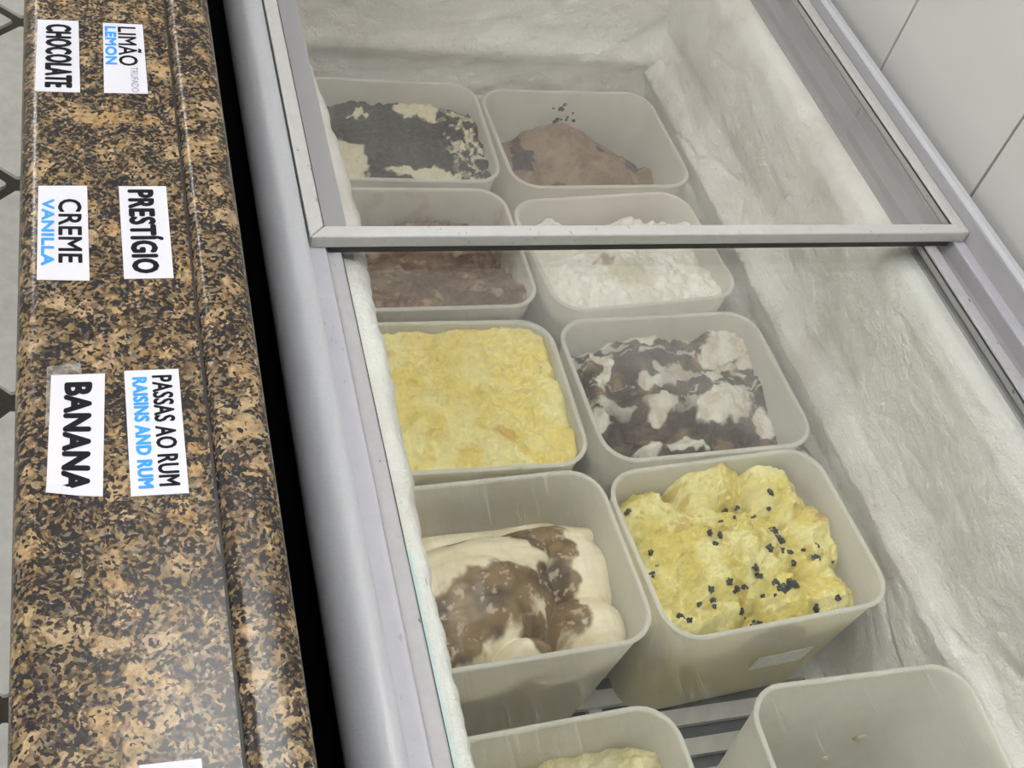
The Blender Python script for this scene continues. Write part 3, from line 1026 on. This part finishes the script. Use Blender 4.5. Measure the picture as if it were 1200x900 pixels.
def lump_mesh(name, rad, seed, mat, parent, sub=2, rough=0.35):
    bm = bmesh.new()
    bmesh.ops.create_icosphere(bm, subdivisions=sub, radius=1.0)
    for v in bm.verts:
        k = 1 + rough * math.sin(v.co.x * 5.1 + seed) * math.cos(v.co.y * 4.3 - seed * 1.7) * math.sin(v.co.z * 3.7 + seed * 0.6)
        v.co = Vector((v.co.x * rad[0], v.co.y * rad[1], v.co.z * rad[2])) * k
    me = bpy.data.meshes.new(name)
    bm.to_mesh(me); bm.free()
    me.polygons.foreach_set('use_smooth', [True] * len(me.polygons))
    me.materials.append(mat)
    o = bpy.data.objects.new(name, me)
    COL.objects.link(o)
    if parent:
        o.parent = parent
    return o


for k in range(16):
    top = k < 7
    lx = 0.004 + rng.normal() * (0.008 if top else 0.011)
    lz = (0.176 if top else 0.157) + rng.normal() * 0.004
    hl = T2.size(lz)[1]
    if speck_me is None:
        s = lump_mesh('chocolate_speck', (0.0034, 0.0012, 0.0030), 1.0, MAT['speckle'], t2, 1); speck_me = s.data
    else:
        s = bpy.data.objects.new('chocolate_speck', speck_me); COL.objects.link(s); s.parent = t2
    s.location = (lx, hl - 0.0003, lz)
    s.rotation_euler = (0, rng.uniform(0, 3), 0)
    q = rng.uniform(0.5, 1.25); s.scale = (q, 1, q * rng.uniform(0.7, 1.2))

# --- brown tub half under the lid edge
T3 = Tub(0.347, 0.997, 0.0)
build_tub(T3, 'white tub with smeared walls and milk-chocolate ice cream', 'plastic_brown')


def z3(X, Y):
    b = 0.132 + lumps(X, Y, 23, 24, 0.014)
    b = b + 0.045 * sstep(0.05, -0.07, Y)
    b = b + 0.022 * np.exp(-edist(X, Y, ell(T3, 530, 258, 80, 18, 0.15)) ** 2)
    return b + fbm(X * 90, Y * 90, 25, 4) * 0.006 + tear(X, Y, 28, 45, 0.004)


def c3(X, Y, Z):
    f = sstep(-0.4, 0.5, fbm(X * 40, Y * 70, 101, 5))
    c = lerp((0.14, 0.078, 0.045), (0.27, 0.175, 0.115), f)
    return mixa(c, (0.50, 0.40, 0.29), sstep(0.28, 0.45, fbm(X * 55 + 5, Y * 55, 107, 4)) * 0.7)


build_fill(T3, 'milk_chocolate_ice_cream', 'milk-chocolate brown ice cream beneath the lid edge', MAT['swirl'], z3, c3)

# --- white cream tub
T4 = Tub(0.617, 0.990, 5.0, w=0.252, l=0.196)
build_tub(T4, 'white plastic tub of pure white cream')
Z4 = 0.18


def z4(X, Y):
    b = 0.166 + lumps(X, Y, 33, 26, 0.018)
    for e, hgt in ((ell(T4, 640, 262, 30, 14, Z4), 0.026), (ell(T4, 735, 255, 40, 16, Z4), 0.022), (ell(T4, 790, 270, 30, 14, Z4), 0.014), (ell(T4, 720, 310, 80, 30, Z4), 0.024)):
        b = b + hgt * np.exp(-edist(X, Y, e) ** 2)
    b = b - 0.03 * sstep(0.055, 0.1, Y)
    return b + fbm(X * 80, Y * 80, 35, 3) * 0.005 + tear(X, Y, 38, 40, 0.004)


def c4(X, Y, Z):
    c = lerp((0.86, 0.83, 0.74), (0.94, 0.92, 0.85), sstep(-0.4, 0.4, fbm(X * 50, Y * 50, 111, 4)))
    c = mixa(c, (0.45, 0.36, 0.28), sstep(1.1, 0.7, edist(X, Y, ell(T4, 706, 312, 9, 7, Z4), fbm(X * 90, Y * 90, 113, 3) * 0.01)) * 0.8)
    return mixa(c, (0.62, 0.58, 0.36), sstep(1.2, 0.6, edist(X, Y, ell(T4, 735, 325, 30, 12, Z4), fbm(X * 90, Y * 90, 117, 3) * 0.02)) * 0.5)


build_fill(T4, 'white_cream_ice_cream', 'soft white cream ice cream with curled peaks', MAT['smooth_cream'], z4, c4)

# --- full yellow tub
T5 = Tub(0.345, 0.767, -1.0, l=0.206)
build_tub(T5, 'white tub filled to the brim with smooth yellow ice cream')
Z5 = 0.195


def z5(X, Y):
    b = 0.190 + lumps(X, Y, 43, 34, 0.013) + fbm(X * 90, Y * 90, 45, 4) * 0.004 + tear(X, Y, 48, 60, 0.0026)
    b = b + 0.006 * np.exp(-edist(X, Y, ell(T5, 590, 470, 90, 60, Z5)) ** 2)
    crack = np.exp(-((fbm(X * 24, Y * 30, 46, 4) - 0.12) / 0.02) ** 2) * sstep(-0.02, -0.06, Y)
    b = b - crack * 0.004
    return b - 0.010 * sstep(0.094, 0.104, np.maximum(np.abs(Y), np.abs(X) - 0.023))


def c5(X, Y, Z):
    c = lerp((0.90, 0.75, 0.24), (0.97, 0.88, 0.43), sstep(-0.45, 0.45, fbm(X * 35, Y * 35, 121, 5)))
    c = mixa(c, (0.85, 0.64, 0.17), sstep(0.35, 0.65, fbm(X * 28 + 7, Y * 40, 127, 4)) * 0.8)
    return mixa(c, (0.72, 0.46, 0.10), sstep(1.0, 0.4, edist(X, Y, ell(T5, 590, 508, 24, 10, Z5, -0.4), fbm(X * 60, Y * 60, 129, 3) * 0.008)) * 0.8)


build_fill(T5, 'yellow_ice_cream', 'brim-full deep yellow ice cream levelled with a scoop', MAT['vanilla'], z5, c5, 230)

# --- chocolate and coconut swirl tub
T6 = Tub(0.621, 0.766, 1.5)
build_tub(T6, 'white tub of chocolate and white cream swirl')
Z6 = 0.165


def z6(X, Y):
    b = 0.140 + lumps(X, Y, 53, 22, 0.010)
    for e, hgt in ((ell(T6, 760, 410, 60, 40, Z6), 0.028), (ell(T6, 850, 400, 45, 30, Z6), 0.030), (ell(T6, 850, 465, 45, 28, Z6), 0.030), (ell(T6, 775, 470, 30, 18, Z6), 0.026),
                   (ell(T6, 765, 525, 24, 14, Z6), 0.032), (ell(T6, 815, 520, 22, 10, Z6), 0.026), (ell(T6, 905, 440, 30, 40, Z6), 0.020), (ell(T6, 710, 470, 15, 40, Z6), 0.018)):
        b = b + hgt * np.exp(-edist(X, Y, e) ** 2 * 1.1)
    b = np.minimum(b, 0.192 + 0.2 * (b - 0.192))
    return b + fbm(X * 90, Y * 90, 55, 4) * 0.006 + tear(X, Y, 58, 55, 0.0035)


def c6(X, Y, Z):
    wx, wy = fbm(X * 30, Y * 30, 131, 4) * 0.022, fbm(X * 30, Y * 30, 137, 4) * 0.022
    f = np.zeros_like(X)
    for e in (ell(T6, 745, 393, 68, 11, Z6), ell(T6, 830, 385, 50, 10, Z6), ell(T6, 850, 405, 32, 15, Z6, 0.4), ell(T6, 845, 432, 28, 7, Z6, 0.3), ell(T6, 778, 470, 26, 14, Z6, -0.2),
              ell(T6, 845, 467, 38, 18, Z6, 0.4), ell(T6, 762, 523, 22, 12, Z6), ell(T6, 812, 519, 20, 8, Z6), ell(T6, 705, 495, 12, 28, Z6), ell(T6, 703, 425, 7, 24, Z6, -0.3),
              ell(T6, 905, 415, 16, 30, Z6, -0.3), ell(T6, 762, 440, 14, 9, Z6), ell(T6, 897, 480, 13, 20, Z6), ell(T6, 720, 540, 30, 6, Z6)):
        f = np.maximum(f, sstep(1.08, 0.86, edist(X, Y, e, wx, wy)))
    st = sstep(0.30, 0.42, np.abs(fbm(X * 34 + wy * 60, Y * 55 + wx * 60, 139, 3))) * 0.75 * sstep(0.0, 0.05, Y + 0.03)
    f = np.maximum(f, st)
    dark = lerp((0.075, 0.055, 0.045), (0.13, 0.10, 0.085), sstep(-0.3, 0.5, fbm(X * 40, Y * 40, 141, 4)))
    dark = mixa(dark, (0.30, 0.20, 0.13), sstep(0.2, 0.5, fbm(X * 38, Y * 38, 143, 4)) * 0.8)
    w = lerp((0.68, 0.60, 0.48), (0.84, 0.81, 0.71), sstep(-0.4, 0.2, fbm(X * 60, Y * 60, 147, 3)))
    return dark * (1 - f[..., None]) + w * f[..., None]


build_fill(T6, 'chocolate_coconut_ice_cream', 'dark chocolate ice cream swirled with white cream flakes', MAT['swirl'], z6, c6, 190)

# --- banana tub
T7 = Tub(0.346, 0.548, 2.0, l=0.200)
build_tub(T7, 'white tub of beige cream with brown caramel sauce', 'plastic_cream')
Z7 = 0.165


def z7(X, Y):
    base = 0.118 + lumps(X, Y, 63, 20, 0.006)
    b = base
    for e, hgt in ((ell(T7, 560, 690, 105, 72, Z7), 0.070), (ell(T7, 575, 655, 90, 36, Z7), 0.066), (ell(T7, 680, 660, 52, 55, Z7), 0.052), (ell(T7, 695, 725, 50, 44, Z7), 0.056),
                   (ell(T7, 640, 625, 90, 22, Z7), 0.046), (ell(T7, 530, 760, 60, 24, Z7), 0.058), (ell(T7, 620, 760, 40, 22, Z7), 0.056)):
        d = np.clip(edist(X, Y, e), 0, 1.4)
        b = np.maximum(b, 0.118 + hgt * np.sqrt(np.clip(1 - d * d * 0.9, 0, 1)))
    b = b + fbm(X * 26, Y * 26, 65, 3) * 0.004
    b = b + fbm(X * 14 + 9, Y * 70, 66, 3) * 0.0025
    return np.minimum(b, 0.194)


def c7(X, Y, Z):
    c = lerp((0.84, 0.73, 0.50), (0.92, 0.84, 0.64), sstep(-0.4, 0.4, fbm(X * 30, Y * 30, 151, 4)))
    wx, wy = fbm(X * 38, Y * 38, 153, 4) * 0.018, fbm(X * 38, Y * 38, 157, 4) * 0.018
    f = np.zeros_like(X)
    for e in (ell(T7, 565, 720, 70, 40, Z7, 0.1), ell(T7, 600, 690, 46, 30, Z7), ell(T7, 658, 690, 21, 62, Z7, 0.0), ell(T7, 645, 640, 26, 28, Z7), ell(T7, 610, 622, 62, 12, Z7, -0.1), ell(T7, 545, 758, 38, 24, Z7),
              ell(T7, 640, 740, 28, 22, Z7), ell(T7, 535, 625, 26, 5, Z7, 0.2)):
        f = np.maximum(f, sstep(1.10, 0.84, edist(X, Y, e, wx, wy)))
    sauce = lerp((0.10, 0.062, 0.030), (0.27, 0.18, 0.085), sstep(-0.5, 0.5, fbm(X * 45, Y * 45, 159, 5)))
    bits = sstep(0.34, 0.46, fbm(X * 160, Y * 160, 161, 3))
    sauce = mixa(sauce, (0.58, 0.47, 0.34), bits * 0.75)
    pale = sstep(1.1, 0.85, edist(X, Y, ell(T7, 585, 652, 62, 14, Z7, -0.2), wx * 0.5, wy * 0.5))
    f = f * (1 - pale * 0.95)
    return c * (1 - f[..., None]) + sauce * f[..., None]


build_fill(T7, 'banana_caramel_ice_cream', 'beige banana ice cream scoops under brown caramel sauce', MAT['smooth_cream'], z7, c7, 190)

# --- rum and raisin tub
T8 = Tub(0.617, 0.552, 3.5, l=0.200)
t8 = build_tub(T8, 'white tub of yellow ice cream with raisins, sticker on its side', 'plastic_yellow')
Z8 = 0.175


def z8(X, Y):
    b = 0.128 + lumps(X, Y, 73, 26, 0.012) - 0.03 * sstep(0.06, 0.11, X)
    for e, hgt in ((ell(T8, 845, 645, 88, 55, Z8), 0.062), (ell(T8, 828, 568, 42, 34, Z8), 0.062), (ell(T8, 905, 582, 30, 40, Z8, 0.35), 0.066), (ell(T8, 948, 622, 34, 42, Z8), 0.050),
                   (ell(T8, 765, 605, 34, 36, Z8), 0.050), (ell(T8, 972, 690, 28, 32, Z8), 0.052), (ell(T8, 830, 722, 56, 20, Z8, 0.1), 0.056), (ell(T8, 912, 735, 36, 15, Z8), 0.054),
                   (ell(T8, 778, 690, 30, 40, Z8), 0.044), (ell(T8, 925, 690, 30, 30, Z8), 0.048), (ell(T8, 785, 735, 24, 12, Z8), 0.05)):
        d = np.clip(edist(X, Y, e, fbm(X * 40, Y * 40, 79, 3) * 0.006, fbm(X * 40, Y * 40, 80, 3) * 0.006), 0, 1.6)
        b = np.maximum(b, 0.132 + hgt * np.sqrt(np.clip(1 - d * d * 0.72, 0, 1)))
    b = b + fbm(X * 55, Y * 55, 75, 4) * 0.009 + fbm(X * 150, Y * 150, 76, 3) * 0.003 + tear(X, Y, 78, 50, 0.0068)
    return np.minimum(b, 0.200 + 0.35 * (b - 0.200))


def c8(X, Y, Z):
    c = lerp((0.80, 0.68, 0.19), (0.93, 0.85, 0.40), sstep(-0.4, 0.4, fbm(X * 45, Y * 45, 171, 5)))
    c = mixa(c, (0.56, 0.40, 0.08), sstep(0.25, 0.55, fbm(X * 60 + 3, Y * 60, 173, 4)) * 0.7)
    wx = fbm(X * 50, Y * 50, 175, 4) * 0.016
    return mixa(c, (0.60, 0.40, 0.09), sstep(1.1, 0.5, edist(X, Y, ell(T8, 962, 590, 26, 44, Z8, -0.4), wx, wx)) * 0.8)


rum = build_fill(T8, 'rum_raisin_ice_cream', 'lumpy bright yellow ice cream studded with dark raisins', MAT['vanilla'], z8, c8, 240)
raisin_px = [(850, 600), (862, 597), (845, 612), (893, 592), (898, 601), (884, 606), (833, 624), (842, 628), (838, 634), (907, 622), (912, 632), (903, 640), (917, 645), (926, 648),
             (950, 655), (945, 660), (938, 650), (975, 658), (985, 655), (885, 668), (888, 674), (855, 682), (862, 690), (870, 688), (832, 695), (834, 704), (836, 712), (820, 708),
             (868, 716), (872, 724), (893, 704), (900, 712), (892, 722), (905, 700), (918, 690), (896, 732), (945, 735), (953, 732), (770, 665), (766, 672), (762, 650), (737, 600), (805, 728),
             (875, 743), (985, 697), (800, 722), (880, 735), (888, 715), (928, 658), (860, 606)]
raisin_me = None


def top8(x, y):
    return float(z8(np.array([[x]]), np.array([[y]]))[0, 0])


spots = []
for px, py in raisin_px:
    lx, ly = T8.local(px, py, Z8 + 0.01)
    for _ in range(3):
        lx, ly = T8.local(px, py, top8(lx, ly))
    spots.append([lx, ly])
spots = np.array(spots)
for _ in range(40):                              # neighbours lie side by side, none through another or through the tub
    for a in range(len(spots)):
        d = spots[a] - spots; dist = np.hypot(*d.T); dist[a] = 1
        for b in np.where(dist < 0.0098)[0]:
            u_ = d[b] / max(dist[b], 1e-5)
            spots[a] += u_ * (0.0098 - dist[b]) * 0.5; spots[b] -= u_ * (0.0098 - dist[b]) * 0.5
    hwq, hlq, _r = T8.size(0.15)
    spots[:, 0] = np.clip(spots[:, 0], -hwq + 0.009, hwq - 0.009); spots[:, 1] = np.clip(spots[:, 1], -hlq + 0.009, hlq - 0.009)
for k, (lx, ly) in enumerate(spots):
    zc = top8(lx, ly)
    if raisin_me is None:
        s = lump_mesh('raisin', (0.0062, 0.0044, 0.0032), 2.0, MAT['raisin'], rum, 3, 0.75); raisin_me = s.data
    else:
        s = bpy.data.objects.new('raisin', raisin_me); COL.objects.link(s); s.parent = rum
    s.location = (lx, ly, zc - 0.0002)
    s.rotation_euler = (rng.uniform(-0.5, 0.5), rng.uniform(-0.5, 0.5), rng.uniform(0, 3.1))
    q = rng.uniform(0.55, 1.25) * (1.15 if 860 < px < 910 and py > 700 or (825 < px < 840 and py > 690) else 0.85); s.scale = (q * rng.uniform(0.7, 1.35), q * rng.uniform(0.6, 1.1), q)
# clear sticker on the near outside wall of that tub
zq = (0.075, 0.108)
pts = []
for zz_, xs in ((zq[0], (0.008, 0.077)), (zq[1], (0.008, 0.077))):
    k = T8.taper + (1 - T8.taper) * zz_ / T8.h
    off = T8.hw * (1 - k)
    for x in xs:
        pts += [(x, -(T8.hl - off) - 0.0003, zz_), (x, -(T8.hl - off) - 0.0008, zz_)]
v = pts
f = [(1, 3, 7, 5), (0, 4, 6, 2), (0, 1, 5, 4), (2, 6, 7, 3), (0, 2, 3, 1), (4, 5, 7, 6)]
mesh_obj('sticker', v, f, MAT['sticker'], t8)['label'] = 'small faded clear sticker'

# --- pale yellow tub at the near end
T9 = Tub(0.338, 0.279, 2.0, l=0.205)
build_tub(T9, 'white tub holding a low heap of crumbly pale yellow ice cream', 'plastic_yellow')
Z9 = 0.15


def z9(X, Y):
    b = 0.125 + lumps(X, Y, 83, 30, 0.012)
    for e, hgt in ((ell(T9, 755, 895, 32, 24, Z9), 0.034), (ell(T9, 700, 930, 60, 30, Z9), 0.024)):
        b = b + hgt * np.exp(-edist(X, Y, e) ** 2)
    return b + fbm(X * 80, Y * 80, 85, 4) * 0.008 + tear(X, Y, 88, 70, 0.006)


def c9(X, Y, Z):
    return lerp((0.74, 0.66, 0.36), (0.86, 0.80, 0.55), sstep(-0.4, 0.4, fbm(X * 50, Y * 50, 181, 4)))


build_fill(T9, 'pale_yellow_ice_cream', 'crumbly pale yellow ice cream low in its tub', MAT['vanilla'], z9, c9, 120)

# --- empty tub
T10 = Tub(0.645, 0.270, -1.0, w=0.234, l=0.205, h=0.23)
t10 = build_tub(T10, 'empty white plastic tub with a few dried dabs inside')
crumb_me = None
for k, (px, py, q) in enumerate(((1008, 864, 1.0), (1034, 868, 0.85), (968, 888, 0.6), (1062, 850, 0.5))):   # dried dabs on the far inside wall
    z = 0.1
    for _ in range(30):
        lx, ly = T10.local(px, py, z)
        z += (T10.size(z)[1] - 0.0 - ly) * -0.8
    if crumb_me is None:
        s = lump_mesh('dried_dab', (0.0075, 0.0012, 0.0085), 3.0, MAT['crumb'], t10, 2, 0.6); crumb_me = s.data
    else:
        s = bpy.data.objects.new('dried_dab', crumb_me); COL.objects.link(s); s.parent = t10
    s.location = (lx, T10.size(z)[1] - 0.0006, z)
    s.rotation_euler = (0, k * 1.1, 0)
    s.scale = (q, 1, q)
